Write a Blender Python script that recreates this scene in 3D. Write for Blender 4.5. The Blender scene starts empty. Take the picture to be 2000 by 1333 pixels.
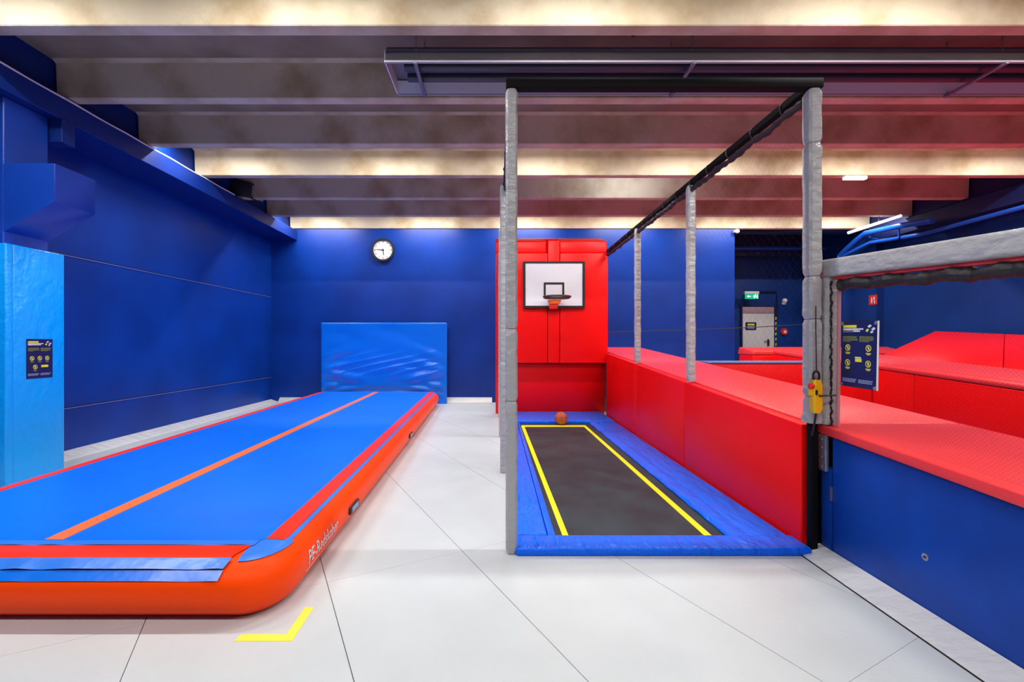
import bpy, bmesh, math, random
from mathutils import Vector, Matrix
random.seed(7)
C = bpy.context.scene.collection
F, H, VX, VY = 889.0, 1.52, 968.0, 670.0

def at(x, y, Y):                       # pixel of the 2000x1333 frame at depth Y -> world
    return Vector(((x-VX)*Y/F, Y, H-(y-VY)*Y/F))
def onz(x, y, z=0.0):                  # pixel on the level plane z
    Y = F*(H-z)/(y-VY)
    return Vector(((x-VX)*Y/F, Y, z))

# ------------------------------------------------------------------ materials
MATS = {}
def mat(name, col, rough=0.5, metal=0.0, spec=0.5, var=0.0, vscale=3.0, bump=0.0, bscale=30.0, bstretch=(1,1,1),
        bump2=0.0, b2scale=6.0, col2=None, coat=0.0, emit=None, estr=0.0, detail=4.0, contrast=None, bdist=0.02):
    if name in MATS: return MATS[name]
    m = bpy.data.materials.new(name); m.use_nodes = True
    nt = m.node_tree; N = nt.nodes; L = nt.links
    b = N['Principled BSDF']
    b.inputs['Base Color'].default_value = (*col, 1)
    b.inputs['Roughness'].default_value = rough
    b.inputs['Metallic'].default_value = metal
    b.inputs['Specular IOR Level'].default_value = spec
    b.inputs['Coat Weight'].default_value = coat
    b.inputs['Coat Roughness'].default_value = 0.15
    tc = N.new('ShaderNodeTexCoord')
    if emit:
        b.inputs['Emission Color'].default_value = (*emit, 1); b.inputs['Emission Strength'].default_value = estr
    if var > 0 or col2:
        n = N.new('ShaderNodeTexNoise'); n.inputs['Scale'].default_value = vscale; n.inputs['Detail'].default_value = detail
        L.new(tc.outputs['Object'], n.inputs['Vector'])
        r = N.new('ShaderNodeValToRGB')
        lo, hi = contrast or (0.35, 0.65)
        r.color_ramp.elements[0].position = lo; r.color_ramp.elements[1].position = hi
        c2 = col2 or tuple(max(0, c*(1-var)) for c in col)
        r.color_ramp.elements[0].color = (*c2, 1); r.color_ramp.elements[1].color = (*col, 1)
        L.new(n.outputs['Fac'], r.inputs['Fac']); L.new(r.outputs['Color'], b.inputs['Base Color'])
    last = None
    for s, sc, st in ((bump, bscale, bstretch), (bump2, b2scale, (1, 1, 1))):
        if s <= 0: continue
        mp = N.new('ShaderNodeMapping'); mp.inputs['Scale'].default_value = st
        L.new(tc.outputs['Object'], mp.inputs['Vector'])
        n = N.new('ShaderNodeTexNoise'); n.inputs['Scale'].default_value = sc; n.inputs['Detail'].default_value = 3
        L.new(mp.outputs['Vector'], n.inputs['Vector'])
        bp = N.new('ShaderNodeBump'); bp.inputs['Strength'].default_value = s; bp.inputs['Distance'].default_value = bdist
        L.new(n.outputs['Fac'], bp.inputs['Height'])
        if last: L.new(last.outputs['Normal'], bp.inputs['Normal'])
        last = bp
    if last: L.new(last.outputs['Normal'], b.inputs['Normal'])
    MATS[name] = m
    return m

M_navy   = mat('navy_paint', (0.0012, 0.042, 0.33), 0.36, spec=.35, var=0.25, vscale=1.1, bump=0.05, bscale=60)
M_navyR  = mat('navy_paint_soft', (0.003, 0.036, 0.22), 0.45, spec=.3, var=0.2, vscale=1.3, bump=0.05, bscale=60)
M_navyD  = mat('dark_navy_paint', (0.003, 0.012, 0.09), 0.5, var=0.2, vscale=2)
M_blueC  = mat('column_blue_paint', (0.003, 0.055, 0.42), 0.4, var=0.15, vscale=2, bump=0.1, bscale=50)
M_seam   = mat('seam_dark', (0.002, 0.006, 0.04), 0.6)
M_seamL  = mat('seam_edge', (0.12, 0.17, 0.55), 0.4)
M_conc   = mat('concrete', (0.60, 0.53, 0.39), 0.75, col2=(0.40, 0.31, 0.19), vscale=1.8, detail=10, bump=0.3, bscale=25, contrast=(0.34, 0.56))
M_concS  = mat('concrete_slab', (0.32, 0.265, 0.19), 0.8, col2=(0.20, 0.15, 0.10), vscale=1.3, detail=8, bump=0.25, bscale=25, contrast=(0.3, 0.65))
M_mark   = mat('dark_hole', (0.02, 0.015, 0.01), 0.9)
M_floor  = mat('grey_vinyl_floor', (0.575, 0.635, 0.65), 0.38, var=0.05, vscale=2.2, bump=0.10, bscale=70, bump2=0.12, b2scale=4)
M_gap    = mat('floor_gap', (0.06, 0.06, 0.065), 0.8)
M_gwedge = mat('grey_vinyl_wedge', (0.66, 0.69, 0.70), 0.26, bump=0.6, bscale=3.5, bstretch=(1, 3, 1), bdist=.04, bump2=0.3, b2scale=12)
M_gpad   = mat('grey_vinyl_pad', (0.40, 0.41, 0.42), 0.28, bump=0.7, bscale=7, bstretch=(1, 1, 2.5), bdist=.03, bump2=0.35, b2scale=20)
M_padblu = mat('sky_blue_vinyl', (0.0, 0.36, 1.0), 0.28, bump=0.5, bscale=3, bstretch=(1, 2, 1), bdist=.04, bump2=0.25, b2scale=14)
M_matblu = mat('royal_blue_vinyl', (0.0, 0.17, 0.85), 0.25, bump=0.15, bscale=7)
M_trblu  = mat('trampoline_pad_blue', (0.0, 0.14, 0.95), 0.27, spec=.25, bump=0.8, bscale=3.0, bstretch=(4.5, 1.4, 1), bdist=.05, bump2=0.25, b2scale=16)
M_track  = mat('track_blue', (0.0, 0.17, 0.97), 0.33, var=0.08, vscale=1.5, bump=0.12, bscale=14, bstretch=(1, 9, 1))
M_trackL = mat('track_blue_trim', (0.03, 0.20, 0.80), 0.3, bump=0.2, bscale=10)
M_orange = mat('track_orange', (1.0, 0.065, 0.0), 0.42, spec=.12, bump=0.05, bscale=6)
M_stripe = mat('orange_stripe', (0.95, 0.17, 0.02), 0.4)
M_tred   = mat('track_red', (0.97, 0.03, 0.0), 0.4, spec=.25, bump=0.08, bscale=20)
M_red    = mat('red_vinyl', (0.90, 0.002, 0.002), 0.38, spec=.28, bump=0.15, bscale=4, bump2=0.08, b2scale=50)
M_redT   = mat('red_vinyl_top', (0.80, 0.04, 0.045), 0.36, bump=0.12, bscale=60, bump2=0.12, b2scale=4)
M_blk    = mat('black_powder', (0.006, 0.006, 0.007), 0.6, spec=.08)
M_blkm   = mat('black_fabric', (0.01, 0.01, 0.012), 0.6, bump=0.4, bscale=18)
M_net    = mat('black_net', (0.012, 0.012, 0.015), 0.7)
M_netR   = mat('net_cord', (0.02, 0.02, 0.03), 0.7)
M_bed    = mat('trampoline_bed', (0.020, 0.048, 0.060), 0.45, spec=.35, var=0.45, vscale=2.5, bump=0.25, bscale=160)
M_yel    = mat('yellow_webbing', (0.85, 0.80, 0.01), 0.5)
M_tape   = mat('yellow_tape', (0.95, 0.83, 0.08), 0.45)
M_heat   = mat('heater_metal', (0.16, 0.16, 0.21), 0.45, metal=0.2, var=0.1)
M_heatD  = mat('heater_dark', (0.05, 0.05, 0.08), 0.4, metal=0.3)
M_heatI  = mat('heater_reflector', (0.62, 0.63, 0.74), 0.4)
M_lip    = mat('heater_lip', (0.30, 0.30, 0.36), 0.5)
M_white  = mat('white_plastic', (0.82, 0.83, 0.85), 0.4)
M_board  = mat('white_board', (0.80, 0.83, 0.86), 0.35)
M_orng   = mat('orange_bracket', (0.95, 0.16, 0.01), 0.4)
M_ball   = mat('basketball_rubber', (0.50, 0.10, 0.035), 0.55, bump=0.4, bscale=250)
M_steel  = mat('galvanised_steel', (0.45, 0.48, 0.55), 0.35, metal=0.8, var=0.2, vscale=15)
M_posterN= mat('poster_navy', (0.004, 0.010, 0.09), 0.4)
M_prY    = mat('print_yellow', (0.75, 0.70, 0.02), 0.5)
M_prO    = mat('print_olive', (0.22, 0.25, 0.03), 0.5)
M_prW    = mat('print_white', (0.65, 0.68, 0.75), 0.5)
M_prL    = mat('print_pale_blue', (0.25, 0.32, 0.55), 0.5)
M_ctlY   = mat('control_yellow', (0.90, 0.52, 0.0), 0.35)
M_btn    = mat('button_red', (0.85, 0.02, 0.01), 0.3)
M_pipe   = mat('pipe_blue_paint', (0.01, 0.10, 0.60), 0.3)
M_panel  = mat('blue_panel', (0.0, 0.055, 0.40), 0.4, spec=.25, var=0.25, vscale=2.5, bump=0.05, bscale=40)
M_door   = mat('door_grey_white', (0.62, 0.60, 0.60), 0.4)
M_doorT  = mat('door_transom', (0.40, 0.28, 0.32), 0.4)
M_green  = mat('exit_green', (0.0, 0.42, 0.20), 0.4, emit=(0.0, 0.55, 0.28), estr=0.6)
M_exitW  = mat('exit_white', (0.8, 0.9, 0.9), 0.4, emit=(0.8, 1.0, 1.0), estr=0.8)
M_lamp   = mat('lamp_white', (0.85, 0.85, 0.9), 0.4, emit=(1, 0.97, 0.95), estr=0.9)
M_sred   = mat('sign_red', (0.65, 0.03, 0.02), 0.4)
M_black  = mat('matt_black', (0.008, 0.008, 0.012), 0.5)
M_rimB   = mat('rim_dark', (0.05, 0.02, 0.02), 0.4)

# ------------------------------------------------------------------ mesh helpers
WORLD = {}
def link(name, bm, m, parent=None, smooth=True, origin=None, mods=None):
    bmesh.ops.recalc_face_normals(bm, faces=bm.faces)
    me = bpy.data.meshes.new(name)
    xs = [v.co.x for v in bm.verts]; ys = [v.co.y for v in bm.verts]; zs = [v.co.z for v in bm.verts]
    o0 = Vector(origin) if origin is not None else Vector(((min(xs)+max(xs))/2, (min(ys)+max(ys))/2, min(zs)))
    for v in bm.verts: v.co -= o0
    if smooth:
        for f in bm.faces: f.smooth = True
        for e in bm.edges:
            if len(e.link_faces) == 2 and e.calc_face_angle(0) > 0.6: e.smooth = False
    bm.to_mesh(me); bm.free()
    if isinstance(m, (list, tuple)):
        for x in m: me.materials.append(x)
    else: me.materials.append(m)
    o = bpy.data.objects.new(name, me); C.objects.link(o)
    WORLD[o.name] = o0
    if parent is not None:
        o.parent = parent; o.location = o0 - WORLD[parent.name]
    else: o.location = o0
    return o
def thing(name, label, cat, loc, group=None):
    o = bpy.data.objects.new(name, None); C.objects.link(o); o.empty_display_size = 0.1
    o.location = Vector(loc); WORLD[o.name] = Vector(loc)
    return tag(o, label, cat, group)
def tag(o, label, cat, group=None):
    o['label'] = label; o['category'] = cat
    if group: o['group'] = group
    return o
def struct(o): o['kind'] = 'structure'; return o

def split(name, bm, m, parent=None, smooth=True):
    """every loose piece of bm becomes an object of its own"""
    bm.verts.index_update(); seen = set(); out = []
    bm.verts.ensure_lookup_table()
    for v0 in bm.verts:
        if v0.index in seen: continue
        st = [v0]; comp = {v0.index}
        while st:
            v = st.pop()
            for e in v.link_edges:
                w_ = e.other_vert(v)
                if w_.index not in comp: comp.add(w_.index); st.append(w_)
        seen |= comp
        t = bmesh.new(); mp = {}
        for i in comp: mp[i] = t.verts.new(bm.verts[i].co)
        fs = {f for i in comp for f in bm.verts[i].link_faces}
        for f in fs: t.faces.new([mp[v.index] for v in f.verts])
        out.append(link(name, t, m, parent, smooth))
    bm.free(); return out
def new(): return bmesh.new()
def hexa(bm, p, bev=0.0, seg=2):
    """p: 8 points, bottom 4 ccw then top 4 ccw"""
    t = bmesh.new()
    v = [t.verts.new(q) for q in p]
    for f in ((3,2,1,0),(4,5,6,7),(0,1,5,4),(1,2,6,5),(2,3,7,6),(3,0,4,7)): t.faces.new([v[i] for i in f])
    merge(bm, t, bev, seg); return bm
def merge(bm, t, bev=0.0, seg=2):
    bmesh.ops.recalc_face_normals(t, faces=t.faces)
    if bev > 0:
        bmesh.ops.bevel(t, geom=list(t.edges), offset=bev, segments=seg, profile=0.5, affect='EDGES', clamp_overlap=True)
    me = bpy.data.meshes.new('tmp'); t.to_mesh(me); t.free(); bm.from_mesh(me); bpy.data.meshes.remove(me)
def box(bm, x0, x1, y0, y1, z0, z1, bev=0.0, seg=2):
    return hexa(bm, [(x0,y0,z0),(x1,y0,z0),(x1,y1,z0),(x0,y1,z0),(x0,y0,z1),(x1,y0,z1),(x1,y1,z1),(x0,y1,z1)], bev, seg)
def prism(bm, pts, vec, bev=0.0, seg=2):
    t = bmesh.new(); vec = Vector(vec)
    a = [t.verts.new(Vector(p)) for p in pts]; b = [t.verts.new(Vector(p)+vec) for p in pts]
    n = len(pts); t.faces.new(a); t.faces.new(b[::-1])
    for i in range(n): t.faces.new([a[i], b[i], b[(i+1)%n], a[(i+1)%n]])
    merge(bm, t, bev, seg); return bm
def tube(bm, pts, r, n=10, rf=None, closed=False, squash=1.0):
    pts = [Vector(p) for p in pts]; rings = []
    up = Vector((0,0,1))
    N = len(pts)
    for i, p in enumerate(pts):
        if closed: d = pts[(i+1)%N]-pts[i-1]
        else: d = pts[min(i+1, N-1)]-pts[max(i-1, 0)]
        d.normalize()
        u = d.cross(up)
        if u.length < 1e-3: u = d.cross(Vector((0,1,0)))
        u.normalize(); w = u.cross(d)
        rr = rf(i/(N-1)) if rf else r
        rings.append([bm.verts.new(p+u*math.cos(2*math.pi*k/n)*rr+w*math.sin(2*math.pi*k/n)*rr*squash) for k in range(n)])
    for i in range(N if closed else N-1):
        a, b = rings[i], rings[(i+1)%N]
        for k in range(n): bm.faces.new([a[k], a[(k+1)%n], b[(k+1)%n], b[k]])
    if not closed:
        bm.faces.new(rings[0][::-1]); bm.faces.new(rings[-1])
    return bm
def disc(bm, c, nrm, r, th, n=32, inner=0):
    """cylinder (or ring) centred at c, thickness th along nrm"""
    c = Vector(c); nrm = Vector(nrm).normalized()
    u = nrm.cross(Vector((0,0,1)))
    if u.length < 1e-3: u = Vector((1,0,0))
    u.normalize(); w = u.cross(nrm)
    def ring(rad, off): return [bm.verts.new(c+nrm*off+u*math.cos(2*math.pi*k/n)*rad+w*math.sin(2*math.pi*k/n)*rad) for k in range(n)]
    if inner <= 0:
        a, b = ring(r, 0), ring(r, th)
        bm.faces.new(a[::-1]); bm.faces.new(b)
        for k in range(n): bm.faces.new([a[k], a[(k+1)%n], b[(k+1)%n], b[k]])
    else:
        a, b, e, f = ring(r, 0), ring(r, th), ring(inner, 0), ring(inner, th)
        for k in range(n):
            j = (k+1)%n
            bm.faces.new([a[k],a[j],b[j],b[k]]); bm.faces.new([b[k],b[j],f[j],f[k]])
            bm.faces.new([f[k],f[j],e[j],e[k]]); bm.faces.new([e[k],e[j],a[j],a[k]])
    return bm
def sphere(bm, c, r, n=24):
    t = bmesh.new(); bmesh.ops.create_uvsphere(t, u_segments=n, v_segments=n//2, radius=r)
    bmesh.ops.translate(t, verts=t.verts, vec=Vector(c)); merge(bm, t); return bm
def boxobj(name, x0, x1, y0, y1, z0, z1, m, parent=None, bev=0.0, seg=2):
    return link(name, box(new(), x0, x1, y0, y1, z0, z1, bev, seg), m, parent)
def hexobj(name, p, m, parent=None, bev=0.0, seg=2): return link(name, hexa(new(), p, bev, seg), m, parent)

def padseg(bm, cx, cy, hx, hy, z0, z1, flare0=0.0, flare1=0.0, pinch=0.22, wob=0.0022, lean=(0, 0)):
    """one sleeve of a padded post, cinched at both ends, square with round corners"""
    n = 16; K = max(6, int((z1-z0)/0.03)); rings = []
    for i in range(K+1):
        t = i/K; z = z0+(z1-z0)*t
        e = min((z-z0), (z1-z))/0.035
        s = 1.0 - pinch*max(0, 1-e)**1.5
        if t < 0.35: s *= 1+flare0*(1-t/0.35)
        if t > 0.65: s *= 1+flare1*((t-0.65)/0.35)
        ring = []
        for k in range(n):
            a = 2*math.pi*(k+0.5)/n
            ca, sa = math.cos(a), math.sin(a)
            q = (abs(ca)**5+abs(sa)**5)**(-1/5)
            w = wob*math.sin(9*z+3*k)*math.cos(23*z+k*1.7)
            ring.append(bm.verts.new((cx+lean[0]*(z-z0)+hx*q*ca*s+w*ca, cy+lean[1]*(z-z0)+hy*q*sa*s+w*sa, z)))
        rings.append(ring)
    for a, b in zip(rings, rings[1:]):
        for k in range(n): bm.faces.new([a[k], a[(k+1)%n], b[(k+1)%n], b[k]])
    bm.faces.new(rings[0][::-1]); bm.faces.new(rings[-1])
    return bm
def netmesh(bm, O, U, W, w, h, sp, r, dy=lambda a: 0.0):
    """diagonal knotless net as real strands in the rectangle O + a*U + b*W, a in 0..w, b in 0..h; W offset slope via dy"""
    O, U, W = Vector(O), Vector(U), Vector(W); nrm = U.cross(W).normalized()
    def P(a, b): return O+U*a+W*(b+dy(a))
    s = sp*math.sqrt(2)
    def seg(a0, b0, a1, b1):
        p, q = P(a0, b0), P(a1, b1); d = (q-p)
        if d.length < 0.01: return
        d.normalize(); t = d.cross(nrm)
        vs = []
        for e in (p, q):
            vs.append([bm.verts.new(e+nrm*r), bm.verts.new(e-nrm*r*0.5+t*r*0.87), bm.verts.new(e-nrm*r*0.5-t*r*0.87)])
        for k in range(3): bm.faces.new([vs[0][k], vs[0][(k+1)%3], vs[1][(k+1)%3], vs[1][k]])
    n = int((w+h)/s)+1
    for i in range(1, n):
        c = i*s                                  # a + b = c
        a0 = max(0, c-h); a1 = min(w, c)
        if a1 > a0: seg(a0, c-a0, a1, c-a1)
        c = i*s-h                                # a - b = c
        a0 = max(0, c); a1 = min(w, c+h)
        if a1 > a0: seg(a0, a0-c, a1, a1-c)
    return bm

# ------------------------------------------------------------------ room shell
XL, XR, YB, YF = -5.72, 9.9, 11.6, -4.0
ZB, ZS = 4.43, 4.87       # underside of beams, underside of slab
# floor of seamed vinyl mats
def clip(poly, rect):
    x0, x1, y0, y1 = rect
    for ax, lim, sg in ((0, x0, 1), (0, x1, -1), (1, y0, 1), (1, y1, -1)):
        out = []
        for i in range(len(poly)):
            a, b = poly[i-1], poly[i]
            da, db = sg*(a[ax]-lim), sg*(b[ax]-lim)
            if (da >= 0) != (db >= 0):
                t = da/(da-db); out.append((a[0]+(b[0]-a[0])*t, a[1]+(b[1]-a[1])*t))
            if db >= 0: out.append(b)
        poly = out
        if len(poly) < 3: return []
    return poly
bm = new()
ang = math.atan(0.515); du = Vector((-math.sin(ang), math.cos(ang))); dv = Vector((math.cos(ang), math.sin(ang)))
O2 = Vector((0.417, 2.038)); ww = 1.05*math.cos(ang); ll = 1.97
pB = Vector((-1.269, 2.786)); offB = (pB-O2).dot(du)
for i in range(-12, 16):
    for j in range(-8, 10):
        a0, a1 = i*ww+0.0022, (i+1)*ww-0.0022; b0, b1 = offB+j*ll+0.0009, offB+(j+1)*ll-0.0009
        poly = [tuple(O2+dv*a+du*b) for a, b in ((a0,b0),(a1,b0),(a1,b1),(a0,b1))]
        poly = clip(poly, (XL, XR, YF, YB+2.6))
        if not poly: continue
        prism(bm, [(x, y, -0.012) for x, y in poly], (0, 0, 0.012))
for f in bm.faces: f.material_index = 0
box(bm, XL, XR, YF, YB+2.6, -0.06, -0.011)
for f in bm.faces:
    if f.calc_center_median().z < -0.0112 and abs(f.normal.z) > 0.5 and f.calc_area() > 50: f.material_index = 1
bm.normal_update()
for f in bm.faces:
    if f.calc_area() > 60: f.material_index = 1
fl = struct(link('floor', bm, [M_floor, M_gap], smooth=False))

struct(boxobj('wall_left', XL-0.25, XL, YF, YB+0.25, -0.06, 5.4, M_navy))
wl = bpy.data.objects['wall_left']
for z, d in ((2.70, 0.012), (0.658, 0.010)):
    b = box(new(), XL-0.001, XL+0.004, YF, YB, z-d, z+d*0.4)
    link('panel_seam', b, M_seam, wl)
    b = box(new(), XL-0.001, XL+0.010, YF, YB, z-d-0.010, z-d)
    link('panel_ledge', b, M_seamL, wl)
bw = struct(boxobj('wall_back', XL, 6.09, YB, YB+0.25, -0.06, ZB, M_navy))
struct(boxobj('wall_right', XR, XR+0.25, YF, YB, -0.06, 5.4, M_navyR))
struct(boxobj('wall_behind', XL, XR, YF-0.25, YF, -0.06, 5.4, M_navy))
# recess behind the right half of the back wall
struct(boxobj('wall_recess', 6.09, 9.95, 14.0, 14.25, -0.06, 5.4, M_navyR))
struct(boxobj('wall_recess_side', 9.70, 9.95, YB, 14.0, -0.06, 5.4, M_navyR))
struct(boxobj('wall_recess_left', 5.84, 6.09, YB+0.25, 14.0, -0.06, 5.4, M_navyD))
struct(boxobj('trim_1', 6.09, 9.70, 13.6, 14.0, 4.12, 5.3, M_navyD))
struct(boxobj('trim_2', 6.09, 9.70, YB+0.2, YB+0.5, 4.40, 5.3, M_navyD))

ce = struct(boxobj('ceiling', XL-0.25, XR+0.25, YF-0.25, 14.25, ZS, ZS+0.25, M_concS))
ribsY = [4.15+1.242*i for i in range(-6, 7)]
for k, y in enumerate(ribsY):
    x0 = -5.22; x1 = 9.5; w = 0.17
    if k == 12: y -= 0.06
    b = new()
    prism(b, [(x0, y, ZS+0.01), (x0, y+0.02, ZB), (x0, y+w-0.005, ZB), (x0, y+w+0.05, ZS+0.01)], (x1-x0, 0, 0), 0.008, 1)
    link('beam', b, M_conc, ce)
    if k < 12:
        b = new()                                # small haunch where rib meets slab
        prism(b, [(x0, y-0.05, ZS+0.005), (x0, y+0.01, ZS-0.035), (x0, y+0.01, ZS+0.005)], (x1-x0, 0, 0))
        link('fillet', b, M_conc, ce)
b = new()
for x, y in ((-3.8, 4.85), (-2.45, 4.85), (-0.66, 4.85), (1.5, 4.95), (4.0, 4.9), (6.2, 4.85)):
    disc(b, (x, y, ZS-0.004), (0, 0, 1), 0.025, 0.01, 10)
split('lifting_hole', b, M_mark, ce)

# ledger beams carrying the ribs
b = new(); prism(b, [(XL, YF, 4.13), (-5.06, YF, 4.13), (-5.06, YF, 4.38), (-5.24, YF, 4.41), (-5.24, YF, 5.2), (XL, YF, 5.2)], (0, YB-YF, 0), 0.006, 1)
struct(link('trim_3', b, mat('ledge_navy_shaded', (0.0015, 0.024, 0.20), 0.42, spec=.3)))  # same navy as the column top, darkened in its colour for the ledge's shade
b = new(); prism(b, [(XR, YF, 4.05), (9.42, YF, 4.05), (9.42, YF, 4.38), (9.52, YF, 4.41), (9.52, YF, 5.2), (XR, YF, 5.2)], (0, YB-YF, 0), 0.006, 1)
struct(link('trim_4', b, M_navyD))

# column with corbel at the left
b = new()
box(b, XL, -5.19, 4.80, 5.28, -0.01, 4.13, 0.008, 1)
prism(b, [(-5.20, 4.80, 2.69), (-4.65, 4.80, 3.01), (-4.65, 4.80, 3.415), (-5.20, 4.80, 3.415)], (0, 0.49, 0), 0.006, 1)
struct(link('trim_5', b, M_blueC))
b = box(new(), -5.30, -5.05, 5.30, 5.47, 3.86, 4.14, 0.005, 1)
struct(link('trim_6', b, MATS['ledge_navy_shaded']))  # shares the navy with shade put into its colour
b = new()
box(b, XL, -5.08, 4.72, 4.80, 0, 2.56, 0.02, 3)
box(b, -5.185, -5.08, 4.79, 5.37, 0, 2.56, 0.02, 3)
tag(link('column_pad', b, M_padblu), 'tall sky blue vinyl padding wrapped round the column at left', 'pad')

# wedge-shaped vinyl skirtings
def wedge_strip(name, pts3, vec, m=M_gwedge, parent=None): return link(name, prism(new(), pts3, vec, 0.004, 1), m, parent)
struct(wedge_strip('baseboard_left', [(XL, 5.40, 0), (XL+0.22, 5.40, 0), (XL+0.22, 5.40, 0.012), (XL+0.02, 5.40, 0.085), (XL, 5.40, 0.085)], (0, YB-5.42, 0)))
struct(wedge_strip('baseboard_back', [(XL+0.23, YB-0.001, 0), (XL+0.23, YB-0.16, 0), (XL+0.23, YB-0.16, 0.012), (XL+0.23, YB-0.02, 0.13), (XL+0.23, YB-0.001, 0.13)], (5.4, 0, 0)))

# conduit along the ledge and spotlight
pts = [(-5.066, 0.2+0.12*i, 4.391+0.004*math.sin(i*0.9)) for i in range(0, 73)]
tag(link('cable_conduit', tube(new(), pts, 0.011, 8), M_white), 'thin pale conduit running along the top edge of the left ledge', 'conduit')
t = thing('spotlight', 'black box spotlight clamped on the blue ledge at upper left', 'spotlight', (-5.02, 9.25, 4.42))
b = hexa(new(), [(-5.22, 8.95, 4.48), (-4.88, 9.05, 4.42), (-4.84, 9.5, 4.42), (-5.2, 9.5, 4.48), (-5.16, 8.95, 4.78), (-4.84, 9.02, 4.70), (-4.80, 9.46, 4.70), (-5.14, 9.5, 4.78)], 0.02)
link('housing', b, M_black, t)
link('bracket', tube(new(), [(-5.14, 9.2, 4.385), (-5.14, 9.2, 4.56)], 0.02, 8), M_black, t)
link('front_glass', hexa(new(), [(-4.872, 9.08, 4.45), (-4.866, 9.08, 4.45), (-4.836, 9.46, 4.45), (-4.842, 9.46, 4.45), (-4.842, 9.06, 4.67), (-4.836, 9.06, 4.67), (-4.81, 9.44, 4.67), (-4.816, 9.44, 4.67)]), M_steel, t)

# wall clock
t = thing('wall_clock', 'round white wall clock with black rim on the navy back wall', 'clock', (-2.87, 11.54, 3.60))
cx, cz = -2.86, 3.88
link('rim', disc(new(), (cx, YB, cz), (0, -1, 0), 0.295, 0.07, 48, 0.245), M_black, t)
link('dial', disc(new(), (cx, YB, cz), (0, -1, 0), 0.25, 0.035, 48), M_white, t)
b = new()
for k in range(12):
    a = math.radians(30*k); l = 0.045 if k % 3 == 0 else 0.028; r = 0.205
    c = Vector((cx+math.sin(a)*r, YB-0.038, cz+math.cos(a)*r)); d = Vector((math.sin(a), 0, math.cos(a))); s = Vector((d.z, 0, -d.x))
    prism(b, [c-d*l/2-s*0.007, c+d*l/2-s*0.007, c+d*l/2+s*0.007, c-d*l/2+s*0.007], (0, 0.004, 0))
split('hour_mark', b, M_black, t)
def hand(deg, l, w):
    a = math.radians(deg); d = Vector((math.sin(a), 0, math.cos(a))); s = Vector((d.z, 0, -d.x)); c = Vector((cx, YB-0.045, cz))
    return prism(new(), [c-d*0.03-s*w, c+d*l-s*w*0.5, c+d*l+s*w*0.5, c-d*0.03+s*w], (0, 0.004, 0))
link('hour_hand', hand(172, 0.13, 0.012), M_black, t); link('minute_hand', hand(275, 0.17, 0.009), M_black, t)

# ------------------------------------------------------------------ landing mat on the back wall
def wrinkle(u, v): return 1.7*wrinkle0(u, v)
def wrinkle0(u, v):
    """u 0..1 across, v 0..1 up"""
    d = 0
    s = abs(u-0.5)*2
    e = s**1.6
    d += 0.020*e*math.sin(38*(v-0.36-0.24*(1-s)*(1 if v > 0.42 else -0.6)))*math.exp(-((v-0.36)/0.26)**2)
    d += 0.010*math.sin(60*(v+0.15*s*s))*math.exp(-((v-0.14)/0.12)**2)*(0.3+e)
    d += 0.004*math.sin(17*u+9*v)*math.sin(11*v-5*u)
    d += 0.007*max(0, math.sin(26*u+14*math.sin(6*v)))*math.exp(-((v-0.45)/0.16)**2)
    return d
t = bmesh.new(); NX, NZ = 150, 110
x0, x1, z0, z1, yf = -4.34, -1.215, 0.0, 2.02, 11.30
gr = [[t.verts.new((x0+(x1-x0)*i/NX, yf-wrinkle(i/NX, j/NZ)*min(1, 8*min(i, NX-i)/NX, 8*min(j+3, NZ-j)/NZ)+0.02*(max(0, 1-min(i, NX-i, NZ-j)/1.5))**2, z0+(z1-z0)*j/NZ)) for j in range(NZ+1)] for i in range(NX+1)]
for i in range(NX):
    for j in range(NZ): t.faces.new([gr[i][j], gr[i+1][j], gr[i+1][j+1], gr[i][j+1]])
th = thing('landing_mat', 'big blue crash mat stood against the back wall', 'mat', (-2.78, 11.45, 0))
link('cover', t, M_matblu, th)
boxobj('side_panel', x0, x1, yf+0.024, 11.435, 0, z1, M_matblu, th, 0.01)

# ------------------------------------------------------------------ air track
def TK(u, v, z): return Vector((-2.65+u-(v-2.72)*0.0254, v, z))
V0, V1, HW = 2.72, 10.95, 1.27
prof = [(0, .335), (.06, .333), (.11, .327), (.14, .315), (.185, .285), (.215, .24), (.225, .18), (.215, .12), (.19, .06), (.15, .015), (.10, .004)]
def pz(o):      # upper profile height for an outset
    for (a, za), (b_, zb) in zip(prof[:6], prof[1:7]):
        if a <= o <= b_: return za+(zb-za)*(o-a)/(b_-a)
    return prof[6][1]
def ring(o, z, n=10):
    ks = 1.36; pts = []; r = 0.05+o; rf = (0.05+o*ks)
    for (su, ev, q0) in ((1, 0, 3), (1, 1, 0), (-1, 1, 1), (-1, 0, 2)):
        cu = su*(HW-0.05); cv = (V1-0.05) if ev else (V0+0.05)
        for k in range(n+1):
            a = math.radians(90*q0+90*k/n)
            rv = r if ev else rf
            pts.append(TK(cu+math.cos(a)*r, cv+math.sin(a)*rv, z))
    return pts
tk = thing('air_track', 'long inflatable blue tumbling track with orange sides on the grey mats', 'air track', (-2.75, 6.8, 0))
b = new(); rings = [[b.verts.new(p) for p in ring(o, z)] for o, z in prof]
for r0, r1 in zip(rings, rings[1:]):
    n = len(r0)
    for k in range(n): b.faces.new([r0[k], r0[(k+1)%n], r1[(k+1)%n], r1[k]])
b.faces.new(rings[0]); b.faces.new(rings[-1][::-1])
link('body', b, M_orange, tk)
b = new(); top = [p+Vector((0, 0, 0.003)) for p in ring(0.0, .335)]
prism(b, [p-Vector((0, 0, .004)) for p in top], (0, 0, 0.0045)); link('top_sheet', b, M_track, tk)
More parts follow.
